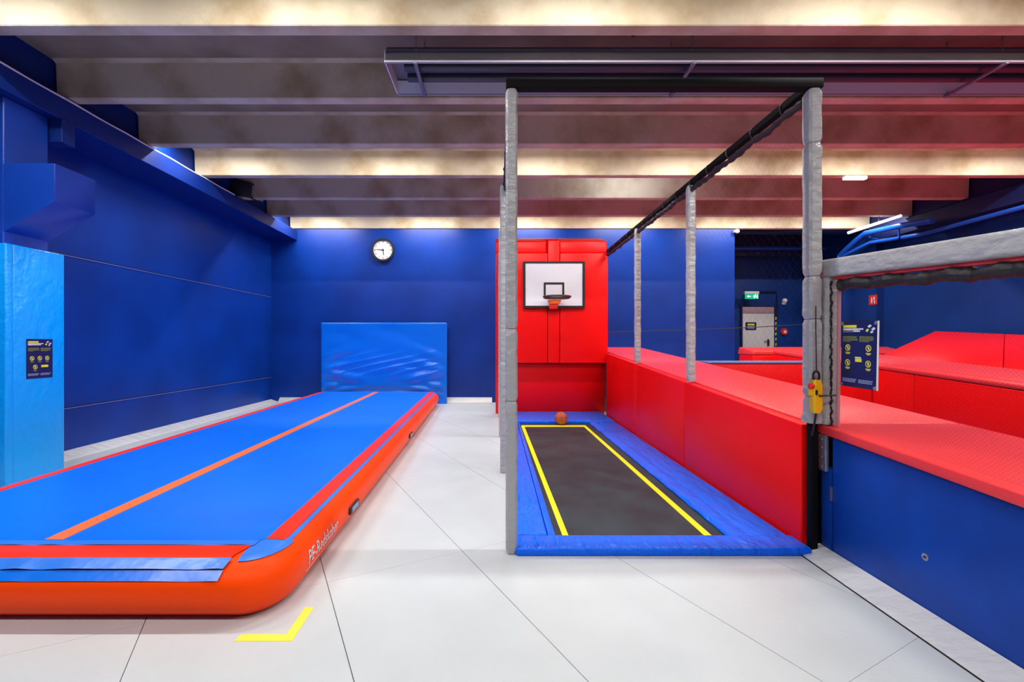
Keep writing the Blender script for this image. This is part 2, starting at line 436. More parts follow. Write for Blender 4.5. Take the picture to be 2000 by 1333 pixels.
link('centre_stripe', hexa(new(), [TK(-0.055, V0+0.01, .3385), TK(0.055, V0+0.01, .3385), TK(0.055, V1-.01, .3385), TK(-0.055, V1-.01, .3385), TK(-0.055, V0+0.01, .3405), TK(0.055, V0+0.01, .3405), TK(0.055, V1-.01, .3405), TK(-0.055, V1-.01, .3405)]), M_stripe, tk)
def side_band(s, o0, o1, va, vb, lift):
    b = new(); K = 6; NV = 60
    g = []
    for i in range(NV+1):
        v = va+(vb-va)*i/NV; row = []
        for k in range(K+1):
            o = o0+(o1-o0)*k/K
            row.append(b.verts.new(TK(s*(HW+o+lift*0.5), v, pz(o)+lift)))
        g.append(row)
    for i in range(NV):
        for k in range(K): b.faces.new([g[i][k], g[i+1][k], g[i+1][k+1], g[i][k+1]])
    return b
link('side_band', side_band(1, 0.0, 0.108, V0+0.02, V1-.06, .006), M_tred, tk)
link('side_band', side_band(-1, -0.03, 0.108, V0+0.02, V1-.06, .006), M_tred, tk)
link('side_piping', side_band(1, 0.113, 0.138, V0+0.04, V1-.1, .004), M_trackL, tk)
link('side_piping', side_band(-1, 0.113, 0.138, V0+0.04, V1-.1, .004), M_trackL, tk)
def front_band(o0, o1, ua, ub, lift, wav=0.0, taper=0.0, end=None):
    b = new(); K = 8; NU = 120; g = []
    for i in range(NU+1):
        row = []
        for k in range(K+1):
            o = o0+(o1-o0)*k/K
            u = ua+(ub-taper*(o-o0)-ua)*i/NU
            w = wav*math.sin(14*u+3*math.sin(5*u))*(0.4+k/K)
            zz = pz(o)
            row.append(b.verts.new(TK(u, V0-o*1.36-lift*0.8-w*0.3, zz+lift+w*0.5)))
        g.append(row)
    for i in range(NU):
        for k in range(K): b.faces.new([g[i][k], g[i+1][k], g[i+1][k+1], g[i][k+1]])
    return b
link('end_trim', front_band(-0.01, 0.045, -1.22, 1.245, .010, .003), M_trackL, tk)
link('end_band', front_band(0.045, 0.140, -1.20, 1.235, .008, 0.0, .7), M_tred, tk)
link('end_flap', front_band(0.138, 0.185, -1.2, 1.185, .012, .006, .3), M_trackL, tk)
link('end_flap_hem', front_band(0.187, 0.214, -1.2, 1.17, .007, .003, .3), M_matblu, tk)
# blue corner patch
b = new(); g = []
for i in range(13):
    a = math.radians(-90+90*i/12); row = []
    for k in range(9):
        o = 0.005+0.145*k/8; r = .05+o; rf = .05+o*1.36
        row.append(b.verts.new(TK(HW-.05+math.cos(a)*(r+.004), V0+.05+math.sin(a)*(rf+.004), pz(o)+.004)))
    g.append(row)
for i in range(12):
    for k in range(8): b.faces.new([g[i][k], g[i+1][k], g[i+1][k+1], g[i][k+1]])
link('corner_patch', b, M_trackL, tk)
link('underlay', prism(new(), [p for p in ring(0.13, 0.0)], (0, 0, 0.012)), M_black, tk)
def side_u(z):
    pr = prof[2:]
    for (a, za), (b_, zb) in zip(pr, pr[1:]):
        if zb <= z <= za: return a+(b_-a)*(za-z)/(za-zb+1e-9)
    return .225
def text_mesh(body, size):
    cu = bpy.data.curves.new('txt', 'FONT'); cu.body = body; cu.size = size
    o = bpy.data.objects.new('txt', cu); C.objects.link(o)
    bpy.context.view_layer.update()
    me = bpy.data.meshes.new_from_object(o.evaluated_get(bpy.context.evaluated_depsgraph_get()))
    C.objects.unlink(o); bpy.data.objects.remove(o)
    b = bmesh.new(); b.from_mesh(me); bpy.data.meshes.remove(me)
    return b
def side_letters(body, size, va, zb, length):
    b = text_mesh(body, size)
    bmesh.ops.subdivide_edges(b, edges=[e for e in b.edges if e.calc_length() > size*0.3], cuts=2)
    xs = max(v.co.x for v in b.verts)
    for v in b.verts:
        z = zb+v.co.y; vv = va+v.co.x*length/xs
        v.co = TK(HW+side_u(z)+0.004, vv, z)
    return b
lt = link('lettering', side_letters('PE-Redskaber', 0.125, 2.82, 0.14, 0.56), M_prW, tk, smooth=False)
link('small_lettering', side_letters('www.pe-redskaber.dk', 0.034, 3.05, 0.105, 0.30), M_prW, tk, smooth=False)
b = new()
for k in range(1):
    hexa(b, [TK(HW+side_u(.112)+.003, 2.80, .112), TK(HW+side_u(.112)+.005, 2.80, .112), TK(HW+side_u(.112)+.005, 3.02, .112), TK(HW+side_u(.112)+.003, 3.02, .112),
             TK(HW+side_u(.117)+.003, 2.80, .117), TK(HW+side_u(.117)+.005, 2.80, .117), TK(HW+side_u(.117)+.005, 3.02, .117), TK(HW+side_u(.117)+.003, 3.02, .117)])
link('printed_line', b, M_prW, tk)
for va in (3.66, 6.6):
    hd = link('handle', box(new(), TK(HW+.222, va, 0).x, TK(HW+.238, va, 0).x, va, va+.24, .13, .19, .006), M_black, tk)
    link('handle_label', box(new(), TK(HW+.238, va, 0).x, TK(HW+.242, va, 0).x, va+.04, va+.20, .142, .178), M_prL, hd)

# yellow corner tape on the floor
pA = [onz(457, 1253.5), onz(473, 1240), onz(560, 1240), onz(596, 1187), onz(613, 1187), onz(570, 1253.5)]
b = prism(new(), [(p.x, p.y, 0.0005) for p in pA], (0, 0, 0.0012))
tag(link('floor_tape', b, M_tape), 'yellow L-shaped tape mark on the grey floor beside the air track', 'tape')

# ------------------------------------------------------------------ sunken lane trampoline in the cage
tr = thing('lane_trampoline', 'long black trampoline with yellow lines and blue edge pads inside the cage', 'trampoline', (1.2, 6.3, 0))
zb_ = 0.015; zp = 0.055
fl_, fr_ = onz(1087, 1054, zb_), onz(1419, 1054, zb_); bl_, br_ = onz(1015, 827, zb_), onz(1149, 827, zb_)
def quad_slab(b, pts, z0, z1, bev=0.0, seg=2):
    return hexa(b, [(p[0], p[1], z0) for p in pts]+[(p[0], p[1], z1) for p in pts], bev, seg)
link('bed', quad_slab(new(), [fl_+Vector((-.1, -.08, 0)), fr_+Vector((.1, -.08, 0)), br_+Vector((.1, .1, 0)), bl_+Vector((-.1, .1, 0))], 0.004, zb_), M_bed, tr)
yl = [onz(1101, 1054, zb_), onz(1113, 1054, zb_), onz(1024, 833, zb_), onz(1018, 833, zb_)]
link('yellow_line', quad_slab(new(), yl, zb_, zb_+.003), M_yel, tr)
yr = [onz(1383, 1054, zb_), onz(1398, 1054, zb_), onz(1145, 833, zb_), onz(1139, 833, zb_)]
link('yellow_line', quad_slab(new(), yr, zb_, zb_+.003), M_yel, tr)
yb = [onz(1018, 834.5, zb_), onz(1145, 834.5, zb_), onz(1144, 831.5, zb_), onz(1019, 831.5, zb_)]
link('yellow_line', quad_slab(new(), yb, zb_+.0005, zb_+.0035), M_yel, tr)
oF = 3.235; oB = 9.72; oL = 0.145; oR = 2.235
def lerp(a, b_, t): return a+(b_-a)*t
link('front_pad', quad_slab(new(), [(oL, oF), (oR+.02, oF), (oR+.02, fl_.y-.01), (oL, fl_.y-.01)], 0.0, zp, 0.015, 3), M_trblu, tr)
link('back_pad', quad_slab(new(), [(oL, bl_.y), (oR, bl_.y), (oR, oB), (oL, oB)], 0.0, zp, 0.015, 3), M_trblu, tr)
fy = fl_.y; by = bl_.y-.005
link('left_pad', quad_slab(new(), [(oL, fy), (fl_.x-.07, fy), (bl_.x-.05, by), (oL, by)], 0.0, zp, 0.015, 3), M_trblu, tr)
link('left_flap', hexa(new(), [(fl_.x-.065, fy, .016), (fl_.x, fy, .016), (bl_.x, by, .016), (bl_.x-.045, by, .016), (fl_.x-.065, fy, .05), (fl_.x, fy, .022), (bl_.x, by, .022), (bl_.x-.045, by, .05)], .004), M_trblu, tr)
link('right_pad', quad_slab(new(), [(fr_.x+.17, fy), (oR, fy), (oR, by), (br_.x+.17, by)], 0.0, zp-.01, 0.015, 3), M_trblu, tr)
b = new(); pts = []; 
for i in range(90):
    s = i/89; p = lerp(Vector((fr_.x+.105, fy-.10, .0)), Vector((br_.x+.095, by, 0)), s)
    pts.append((p.x+.004*math.sin(i*1.3), p.y, .024+.002*math.sin(i*.7+1)))
tube(b, pts, .085, 14, squash=.36)
link('right_roll', b, M_trblu, tr)

# basketball
bc = at(1096, 821, 8.35); bc.z = 0.13
ball = tag(link('basketball', sphere(new(), (bc.x, bc.y, .015+.12), .12, 32), M_ball), 'orange basketball lying at the far end of the trampoline', 'ball')
b = new()
for nrm in ((1, 0, 0.2), (0, 0.3, 1), (0.7, 0.7, 0)):
    n_ = Vector(nrm).normalized(); u_ = n_.orthogonal().normalized(); w_ = n_.cross(u_)
    tube(b, [Vector((bc.x, bc.y, .135))+(u_*math.cos(a)+w_*math.sin(a))*.1195 for a in [2*math.pi*k/40 for k in range(40)]], .0022, 6, closed=True)
link('seam', b, M_black, ball)

# ------------------------------------------------------------------ red padded end wall with hoop
pw = thing('padded_end_wall', 'tall bright red padded wall behind the hoop at the end of the cage', 'padded wall', (1.15, 9.6, 0))
xa, xb = 0.0, 2.295
def upper(name, x0, x1, z0, z1, m=M_red, d=0.0): return boxobj(name, x0, x1, 9.30-d, 9.85, z0, z1, m, pw, 0.02, 3)
upper('upper_pad', xa, 1.062, 1.10, 3.36); upper('upper_pad', 1.315, xb, 1.10, 3.36)
upper('centre_pad', 1.068, 1.309, 1.10, 3.62, d=-.01)
for x0, x1 in ((xa, 1.062), (1.315, xb)):
    link('top_pad', hexa(new(), [(x0, 9.36, 3.365), (x1, 9.36, 3.365), (x1, 9.95, 3.365), (x0, 9.95, 3.365), (x0, 9.38, 3.62), (x1, 9.38, 3.62), (x1, 9.92, 3.80), (x0, 9.92, 3.80)], .03, 3), M_red, pw)
link('top_pad', hexa(new(), [(1.068, 9.5, 3.63), (1.309, 9.5, 3.63), (1.309, 9.92, 3.63), (1.068, 9.92, 3.63), (1.068, 9.44, 3.66), (1.309, 9.44, 3.66), (1.309, 9.92, 3.80), (1.068, 9.92, 3.80)], .01), M_red, pw)
link('lower_pad', hexa(new(), [(xa, 9.74, .0), (2.33, 9.74, .0), (2.33, 9.84, .0), (xa, 9.84, .0), (xa, 9.46, 1.085), (2.285, 9.46, 1.085), (2.285, 9.84, 1.085), (xa, 9.84, 1.085)], .015), M_red, pw)

hp = thing('basketball_hoop', 'white backboard with black border and rim on the red padded wall', 'basketball hoop', (1.18, 9.25, 2.22))
Yh = 9.25
p0, p1 = at(1022, 602, Yh), at(1142, 511, Yh)
boxobj('backboard', p0.x+.03, p1.x-.03, Yh+.002, Yh+.03, p0.z+.03, p1.z-.03, M_board, hp)
b = new(); w = .045
box(b, p0.x, p1.x, Yh-.012, Yh+.04, p0.z, p0.z+w); box(b, p0.x, p1.x, Yh-.012, Yh+.04, p1.z-w*.8, p1.z)
box(b, p0.x, p0.x+w, Yh-.012, Yh+.04, p0.z+w, p1.z-w*.8); box(b, p1.x-w, p1.x, Yh-.012, Yh+.04, p0.z+w, p1.z-w*.8)
link('border', b, M_black, hp)
q0, q1 = at(1062, 584, Yh), at(1102, 552, Yh); b = new(); w = .04
box(b, q0.x, q0.x+w, Yh-.006, Yh+.003, q0.z, q1.z); box(b, q1.x-w, q1.x, Yh-.006, Yh+.003, q0.z, q1.z); box(b, q0.x+w, q1.x-w, Yh-.006, Yh+.003, q1.z-w, q1.z)
link('target_square', b, M_black, hp)
rc = at(1088, 581, 8.93)
b = tube(new(), [(rc.x+.26*math.cos(a), rc.y+.23*math.sin(a), rc.z+.01) for a in [2*math.pi*k/48 for k in range(48)]], .020, 10, closed=True)
tube(b, [(rc.x+.245*math.cos(a), rc.y+.215*math.sin(a), rc.z-.02) for a in [2*math.pi*k/48 for k in range(48)]], .008, 8, closed=True)
link('rim', b, M_rimB, hp)
b = prism(new(), [(rc.x-.15, 9.16, rc.z-.03), (rc.x+.12, 9.16, rc.z-.03), (rc.x+.08, 9.16, rc.z-.11), (rc.x-.11, 9.16, rc.z-.11)], (0, .09, 0), .006)
link('bracket', b, M_orng, hp)
link('bracket_base', box(new(), rc.x-.12, rc.x+.05, 9.19, 9.25, rc.z-.21, rc.z-.105, .01), M_btn, hp)
b = new(); box(b, rc.x-.13, rc.x-.10, 9.283, 9.30, p0.z-.05, p1.z-.05); box(b, rc.x+.05, rc.x+.08, 9.283, 9.30, p0.z-.05, p1.z-.05); box(b, rc.x-.13, rc.x-.10, 9.24, 9.283, p0.z-.05, p0.z-.005); box(b, rc.x+.05, rc.x+.08, 9.24, 9.283, p0.z-.05, p0.z-.005)
split('mounting_arm', b, M_black, hp)

# ------------------------------------------------------------------ cage
cg = thing('net_cage', 'tall net cage with grey padded posts and black top rails round the trampoline', 'cage', (1.2, 6.2, 0))
ZT = 3.416
Yp = [3.30, 5.33, 7.33, 9.22]
LX, RX = 0.115, 2.295
def post(px, y, z0, segs, hw=.042, base_black=False, flare=0.0, lean=(0, 0)):
    p = link('post', box(new(), px-.025, px+.025, y-.025, y+.025, z0 if not base_black else 0.0, ZT-.05, .004), M_blk, cg)
    for i, (a, c) in enumerate(segs):
        b = padseg(new(), px, y, hw, hw+.004, a+.002, c-.002, flare0=flare if i == 0 else 0.03, flare1=.04)
        link('post_pad', b, M_gpad, p)
    return p
post(LX, Yp[0], 0.0, ((0.0, 1.10), (1.10, 1.62), (1.62, 3.35)))
post(LX-.02, Yp[1], 0.0, ((0.0, 1.3), (1.3, 3.36))); post(LX-.02, Yp[2], 0.0, ((0.0, 3.36),)); post(LX-.02, Yp[3], 0.0, ((0.0, 3.36),))
post(RX, Yp[0], .93, ((.94, 1.13), (1.13, 1.69), (1.69, 2.00), (2.00, 2.96), (2.96, 3.35)), .048, True, .35)
for y in (Yp[1], Yp[2]):
    zt = .7155+.065*y
    post(RX-.01, y, zt+.005, ((zt+.005, 3.36),), .044)
link('front_rail', box(new(), .075, 2.345, 3.25, 3.33, 3.35, ZT, .004), M_blk, cg)
link('side_rail', box(new(), .09, .15, 3.33, 9.30, 3.36, ZT, .004), M_blk, cg)
link('side_rail', box(new(), 2.26, 2.32, 3.33, 9.30, 3.36, ZT, .004), M_blk, cg)
for px, in ((LX,), (RX-.02,)):
    b = new(); pts = [(px+.004*math.sin(i*.8), 3.36+i*.045, 3.295+.006*math.sin(i*.5)) for i in range(131)]
    tube(b, pts, .03, 8, rf=lambda t: .027+.006*math.sin(t*260)+.004*math.sin(t*90)); link('rolled_net', b, M_blkm, cg)
b = new()
for i in range(14):
    y = 3.6+i*.42
    tube(b, [(2.29+.045*math.cos(a), y+.01*math.sin(a), 3.365+.062*math.sin(a)) for a in [2*math.pi*k/14 for k in range(14)]], .006, 6, closed=True)
split('cable_tie', b, M_black, cg)
b = netmesh(new(), (RX-.01, 3.36, .94), (0, 1, 0), (0, 0, 1), 5.9, 2.36, .06, .0003, dy=lambda a: 0)
o = link('side_net', b, M_net, cg, smooth=False)
b = netmesh(new(), (LX, 3.36, .05), (0, 1, 0), (0, 0, 1), 5.9, 3.24, .06, .0003)
link('side_net', b, M_net, cg, smooth=False)

# ------------------------------------------------------------------ red divider platforms (their tops climb towards the back)
def zt(y, a=.7155): return a+.065*y
def slab(b, x0, x1, y0, y1, t0, t1, bev=.012, seg=3):
    """t0,t1: offsets relative to the sloping top plane"""
    return hexa(b, [(x0, y0, zt(y0)+t0), (x1, y0, zt(y0)+t0), (x1, y1, zt(y1)+t0), (x0, y1, zt(y1)+t0), (x0, y0, zt(y0)+t1), (x1, y0, zt(y0)+t1), (x1, y1, zt(y1)+t1), (x0, y1, zt(y1)+t1)], bev, seg)
def face(b, x0, x1, y0, y1, z0, t1, bev=.012):
    return hexa(b, [(x0, y0, z0), (x1, y0, z0), (x1, y1, z0), (x0, y1, z0), (x0, y0, zt(y0)+t1), (x1, y0, zt(y0)+t1), (x1, y1, zt(y1)+t1), (x0, y1, zt(y1)+t1)], bev, 3)
dv1 = thing('padded_divider', 'long red padded platform between the cage and the right-hand courts', 'padded divider', (2.85, 5.5, 0))
link('core', face(new(), 2.42, 3.36, .62, 10.7, 0, -.07, 0), M_black, dv1)
ys = [3.36, 5.45, 7.30, 9.29]
for y0, y1 in zip(ys, ys[1:]):
    link('side_pad', face(new(), 2.255, 2.335, y0+.004, y1-.004, .0, -.015), M_red, dv1)
link('top_pad', slab(new(), 2.345, 3.40, 3.335, 10.76, -.065, 0), M_redT, dv1)
link('top_pad', slab(new(), 2.345, 3.40, .60, 3.33, -.065, 0), M_redT, dv1)
link('side_panel', face(new(), 2.38, 2.418, .62, 3.215, .0, -.075, .003), M_panel, dv1)
link('post_panel', face(new(), 2.375, 2.418, 3.225, 3.32, .0, -.30, .003), M_panel, dv1)
for y0, y1 in ((.62, 3.6), (3.61, 7.2), (7.21, 10.74)):
    link('far_side_pad', face(new(), 3.362, 3.40, y0, y1, .0, -.075), M_red, dv1)
bp = link('steel_plate', box(new(), 2.345, 2.372, 3.235, 3.315, .60, .86, .008), M_steel, dv1)
b = new()
for z in (.63, .70, .77, .83): disc(b, (2.346, 3.275, z), (-1, 0, 0), .009, .006, 10)
split('bolt', b, M_steel, bp)
sp = link('screw_plate', disc(new(), (2.38, 2.52, .333), (-1, 0, 0), .020, .004, 16), M_steel, dv1)
link('screw_head', disc(new(), (2.376, 2.52, .333), (-1, 0, 0), .007, .003, 8), M_black, sp)
link('hinge', box(new(), 2.368, 2.38, 3.215, 3.226, .40, .50), M_steel, dv1)
# grey wedge at the foot of the blue panel
b = prism(new(), [(2.183, .6, .0036), (2.379, .6, .0036), (2.379, .6, .050), (2.183, .6, .010)], (0, 2.74, 0), .003, 1)
tag(link('edge_wedge', b, M_gwedge), 'long grey vinyl wedge along the foot of the blue panel', 'edge strip')
link('shadow_strip', box(new(), 2.178, 2.376, .6, 3.335, .0003, .0035), M_black, bpy.data.objects['edge_wedge'])  # thin black strip added as the shadow line under the wedge

# control pendant on the right front post
cp = thing('control_pendant', 'yellow pendant switch with red button strapped to the right cage post', 'control pendant', (2.31, 3.20, 1.02))
pc = at(1595, 770, 3.20)
b = padseg(new(), pc.x, 3.205, .034, .03, pc.z-.135, pc.z+.10, pinch=.35, wob=0)
link('housing', b, M_ctlY, cp)
link('emergency_button', sphere(new(), (pc.x-.045, 3.19, pc.z+.055), .022, 14), M_btn, cp)
link('button_bracket', box(new(), pc.x-.055, pc.x-.02, 3.185, 3.215, pc.z-.01, pc.z+.045, .005), M_ctlY, cp)
link('rocker_switch', box(new(), pc.x-.025, pc.x-.012, 3.168, 3.18, pc.z-.005, pc.z+.03, .003), M_black, cp)
lp = [(pc.x+.022*math.cos(a), 3.205, pc.z+.125+.035*math.sin(a)) for a in [2*math.pi*k/16 for k in range(16)]]
link('hanging_loop', tube(new(), lp, .008, 8, closed=True), M_black, cp)
link('strap', tube(new(), [(2.235, 3.25, pc.z-.01), (2.25, 3.20, pc.z-.008), (pc.x, 3.168, pc.z-.01), (2.385, 3.19, pc.z-.008)], .006, 8), M_black, cp)
link('cable', tube(new(), [(pc.x+.003, 3.21, pc.z-.13), (pc.x-.005, 3.21, pc.z-.19), (pc.x-.012, 3.23, pc.z-.30)], .007, 8), M_black, cp)
link('cord', tube(new(), [(pc.x+.01, 3.215, pc.z+.15), (pc.x+.008, 3.22, pc.z+.45), (pc.x+.012, 3.225, pc.z+.62)], .0035, 6), M_black, cp)

# net fence on the near part of the divider
nf = thing('net_fence', 'grey padded frame with black mesh net on top of the red divider at right', 'net fence', (2.41, 2.0, zt(2.0)))
XN = 2.41; hN = 1.19
def frame_seg(y0, y1, top=True):
    return slab(new(), XN-.055, XN+.055, y0, y1, hN-.125, hN, .02, 3)
link('top_frame_pad', frame_seg(.62, 3.36), M_gpad, nf)
for yy in (3.30, .69):
    b = padseg(new(), XN-(.02 if yy > 1 else 0), yy, .05, .062, zt(yy)+.004, zt(yy)+hN-.115, flare0=.12, lean=(.02, 0))
    link('upright_pad', b, M_gpad, nf)
yA, yB_ = .80, 3.18
b = new(); pts = [(XN+.01*math.sin(i*.9), yA+(yB_-yA)*i/80, zt(yA+(yB_-yA)*i/80)+hN-.185+.006*math.sin(i*.6)) for i in range(81)]
tube(b, pts, .035, 10, rf=lambda t: .036+.005*math.sin(t*190)+.004*math.sin(t*70)); link('net_header', b, M_blkm, nf)
link('red_pole', tube(new(), [(XN, .75, zt(.75)+hN-.135), (XN, 3.22, zt(3.22)+hN-.135)], .014, 8), M_redT, nf)
link('edge_pole', tube(new(), [(XN, 3.205, zt(3.205)+.01), (XN+.01, 3.205, zt(3.205)+hN-.15)], .012, 8), mat('edge_pole_pink', (.45, .22, .25), .4), nf)
b = new(); tube(b, [(XN-.03+.004*math.sin(i*1.9), 3.228+.004*math.cos(i*2.3), zt(3.19)+.01+i*.0256) for i in range(41)], .008, 6)
link('lacing', b, M_black, nf)
b = netmesh(new(), (XN, yA-.05, zt(yA)+.005), (0, 1, 0), (0, 0, 1), yB_-yA+.04, hN-.17, .016, .00032, dy=lambda a: .065*a)
link('net', b, M_net, nf, smooth=False)

# posters ------------------------------------------------------------
def poster(name, label, O, U, W, w, h, pic, circles, mts=False, tilt=0):
    """O lower-left corner, U right, W up (unit), faces U x W"""
    O, U, W = Vector(O), Vector(U).normalized(), Vector(W).normalized(); n = U.cross(W).normalized()
    t = thing(name, label, 'sign', O+U*w/2)
    def P(a, b_, d=0): return O+U*(a*w)+W*(b_*h)+n*d
    def rect(bm_, a0, a1, b0, b1, d0=.003, d1=.004, sk=0):
        hexa(bm_, [P(a0, b0, d0), P(a1, b0+sk, d0), P(a1, b0+sk, d1), P(a0, b0, d1), P(a0, b1, d0), P(a1, b1+sk, d0), P(a1, b1+sk, d1), P(a0, b1, d1)])
    b = new(); rect(b, 0, 1, 0, 1, 0, .003); link('sheet', b, M_posterN, t)
    b = new(); rect(b, .05, .44, .905, .945)
    if pic == 'net': rect(b, .05, .36, .845, .86)
    link('yellow_heading', b, M_prY, t)
    b = new()
    for (a0, a1, b0, b1) in ((.05, .30, .87, .895), (.31, .50, .872, .895), (.51, .63, .874, .895), (.05, .22, .84, .865), (.23, .54, .842, .865)): 
        if pic != 'net' or b1 > .86: rect(b, a0, a1, b0, b1)
        else: rect(b, a0, a1, b0+.008, b1)
    link('white_heading', b, M_prW, t)
    b = new()
    for (cx_, cy_, r_) in ((.80, .925, .055), (.90, .885, .055), (.86, .84, .045)):
        c = [P(cx_+r_*math.cos(a)*1.1, cy_+r_*.45*math.sin(a), .0032) for a in (0.3, 1.5, 3.4, 4.7)]
        prism(b, c, n*.001)
    split('white_emblem', b, M_prW, t)
    b = new(); c = [P(.74+.05*math.cos(a), .865+.028*math.sin(a), .0032) for a in (0.3, 1.5, 3.4, 4.7)]; prism(b, c, n*.001); link('yellow_emblem', b, M_prY, t)
    b = new()
    for r in range(5):
        z = .765-r*.018
        for a0, a1 in ((.05, .48), (.53, .94)):
            x = a0
            while x < a1-.05:
                l = random.uniform(.03, .09)
                if r < 4 or x < a0+.2: rect(b, x, min(x+l, a1), z, z+.010)
                x += l+.012
    link('small_print', b, M_prO if pic != 'net' else M_prO, t)
    cr = .075 if pic == 'net' else .085
    for (ca, cb) in circles:
        b = new(); b2 = new(); b3 = new()
        c = P(ca, cb, .003)
        R_ = cr*w
        N_ = 24
        outer = [c+U*R_*math.cos(2*math.pi*k/N_)+W*R_*math.sin(2*math.pi*k/N_) for k in range(N_)]
        inner = [c+(q-c)*.74 for q in outer]
        for k in range(N_):
            j = (k+1) % N_
            v = [b.verts.new(q+n*.001) for q in (outer[k], outer[j], inner[j], inner[k])]; b.faces.new(v)
        d = (U-W).normalized(); s_ = (U+W).normalized()
        prism(b, [c-d*R_*.8-s_*R_*.1, c+d*R_*.8-s_*R_*.1, c+d*R_*.8+s_*R_*.1, c-d*R_*.8+s_*R_*.1], n*.0012)
        prism(b2, [c+W*R_*.45-U*R_*.12, c+W*R_*.45+U*R_*.15, c+U*R_*.3-W*R_*.1, c+U*R_*.1-W*R_*.5, c-U*R_*.25-W*R_*.45, c-U*R_*.2], n*.0006)
        rect(b3, ca-.07, ca+.07, cb-cr*w/h-.03, cb-cr*w/h-.018); rect(b3, ca-.045, ca+.05, cb-cr*w/h-.048, cb-cr*w/h-.036)
        link('prohibition_ring', b, M_prY, t); link('pictogram', b2, M_prW, t); link('caption', b3, M_prY if pic == 'net' else M_prO, t)
    b = new()
    if pic == 'net': rect(b, .42, .60, .39, .44)
    else: rect(b, .55, .82, .275, .335)
    link('yellow_box', b, M_prY, t)
    if pic == 'net':
        b = new(); rect(b, .41, .58, .445, .465); link('white_box', b, M_prW, t)
    b = new()
    for r in range(3):
        z = .115-r*.02
        for a0, a1 in ((.05, .46), (.52, .93)):
            x = a0
            while x < a1-.04:
                l = random.uniform(.03, .08); rect(b, x, min(x+l, a1), z, z+.012); x += l+.012
    link('footer_print', b, M_prL, t)
    if mts:
        for (a, b_) in ((.03, .97), (.97, .97), (.03, .03), (.97, .03)):
            bb = disc(new(), P(a, b_, .002), n, .012, .006, 12); link('grommet', bb, M_steel, t)
        bb = new(); rect(bb, 1.0, 1.03, 0, 1, -.002, .003); link('edge_strip', bb, M_white, t)
    return t
O = Vector((-5.078, 5.205, 0)); 
zb1 = at(52, 741, 4.925).z
poster('rules_poster', 'navy rules poster with five yellow symbols on the blue column pad', (-5.0785, 4.925, zb1), (0, 1, 0), (0, 0, 1), .29, .435, 'col',
       ((.20, .51), (.49, .51), (.78, .51), (.32, .29)))
# poster on the net faces -X (camera side): right direction runs towards the camera
pUL = Vector((XN-.012, 2.40*F/(1645-VX)*1.0, 0)); 
yUL = 2.398*F/(1645-VX); yUR = 2.398*F/(1714-VX)
zUL = at(1645, 629, yUL).z; zLL = at(1640, 750, 2.398*F/(1640-VX)).z
Upx = Vector((0, yUR-yUL, at(1714, 627, yUR).z-zUL)).normalized()
Wpx = Vector((0, yUL-2.398*F/(1638-VX), zUL-zLL)).normalized()
Wpx = (Wpx-Upx*Wpx.dot(Upx)).normalized()
poster('rules_poster', 'navy rules poster with four yellow symbols hung on the black net', Vector((2.398, yUL, zUL))-Wpx*.44, Upx, Wpx, .295, .44, 'net',
       ((.20, .60), (.78, .60), (.20, .37), (.78, .37)), True)

# ------------------------------------------------------------------ courts to the right
dv2 = thing('padded_divider', 'second red padded divider, beyond the net, in front of the right wall', 'padded divider', (6.8, 6.0, 0))
link('core', face(new(), 6.10, 7.45, .65, 9.9, 0, -.09, 0), M_black, dv2)
link('top_pad', slab(new(), 6.24, 7.50, .62, 9.95, -.08, .0), M_redT, dv2)
link('edge_roll', slab(new(), 6.05, 6.235, .62, 9.95, -.085, -.008, .03), M_redT, dv2)
for y0, y1 in ((.63, 2.4), (2.41, 4.5), (4.51, 6.60), (6.61, 8.70), (8.71, 9.94)):
    link('side_pad', face(new(), 6.062, 6.10, y0, y1, 0, -.092), M_red, dv2)
link('end_pad', face(new(), 6.06, 7.48, 9.902, 9.945, 0, -.09), M_red, dv2)
def ramp(lab, y0, y1, yt0, yt1, dz0=0, m=M_red):
    b = hexa(new(), [(7.52, y0, 0), (9.86, yt0, 0), (9.86, yt1, 0), (7.52, y1, 0),
                     (7.52, y0, zt(y0)-.01), (9.5, yt0, zt(yt0)+.42+dz0), (9.5, yt1, zt(yt1)+.42), (7.52, y1, zt(y1)-.01)], .015)
    tag(link('sloping_pad', b, m), lab, 'pad')
ramp('red sloping pad rising to the right wall, the farther one', 6.75, 8.86, 8.50, 9.84)
b = hexa(new(), [(7.52, .7, 0), (9.6, .7, 0), (9.6, 8.49, 0), (7.52, 6.74, 0), (7.52, .7, zt(.7)-.01), (9.5, .7, zt(.7)+.40), (9.5, 8.49, zt(8.49)+.42), (7.52, 6.74, zt(6.74)-.01)], .015)
tag(link('sloping_pad', b, M_red), 'red sloping pad rising to the right wall, cut by the frame edge', 'pad')
# lane trampoline bed, cross divider
lt2 = thing('court_trampoline', 'black trampoline bed low between the two red dividers', 'trampoline', (4.7, 4.0, 0))
link('bed', box(new(), 3.75, 5.75, .9, 6.9, .25, .27), M_bed, lt2)
b = new(); box(b, 3.41, 3.75, .7, 7.2, 0, .30, .02); box(b, 5.75, 6.05, .7, 7.2, 0, .30, .02); box(b, 3.76, 5.74, .7, .9, 0, .30, .02); box(b, 3.76, 5.74, 6.9, 7.2, 0, .30, .02)
split('edge_pad', b, M_trblu, lt2)
cd = thing('cross_divider', 'low dark red cross pad with blue-grey top closing the court', 'padded divider', (4.7, 7.5, 0))
link('face_pad', box(new(), 3.41, 6.04, 7.30, 7.42, 0, 1.185, .02), M_red, cd)
link('top_strip', box(new(), 3.41, 6.04, 7.28, 7.80, 1.187, 1.215, .01), mat('blue_grey_vinyl', (.12, .2, .42), .35, bump=.3, bscale=8), cd)
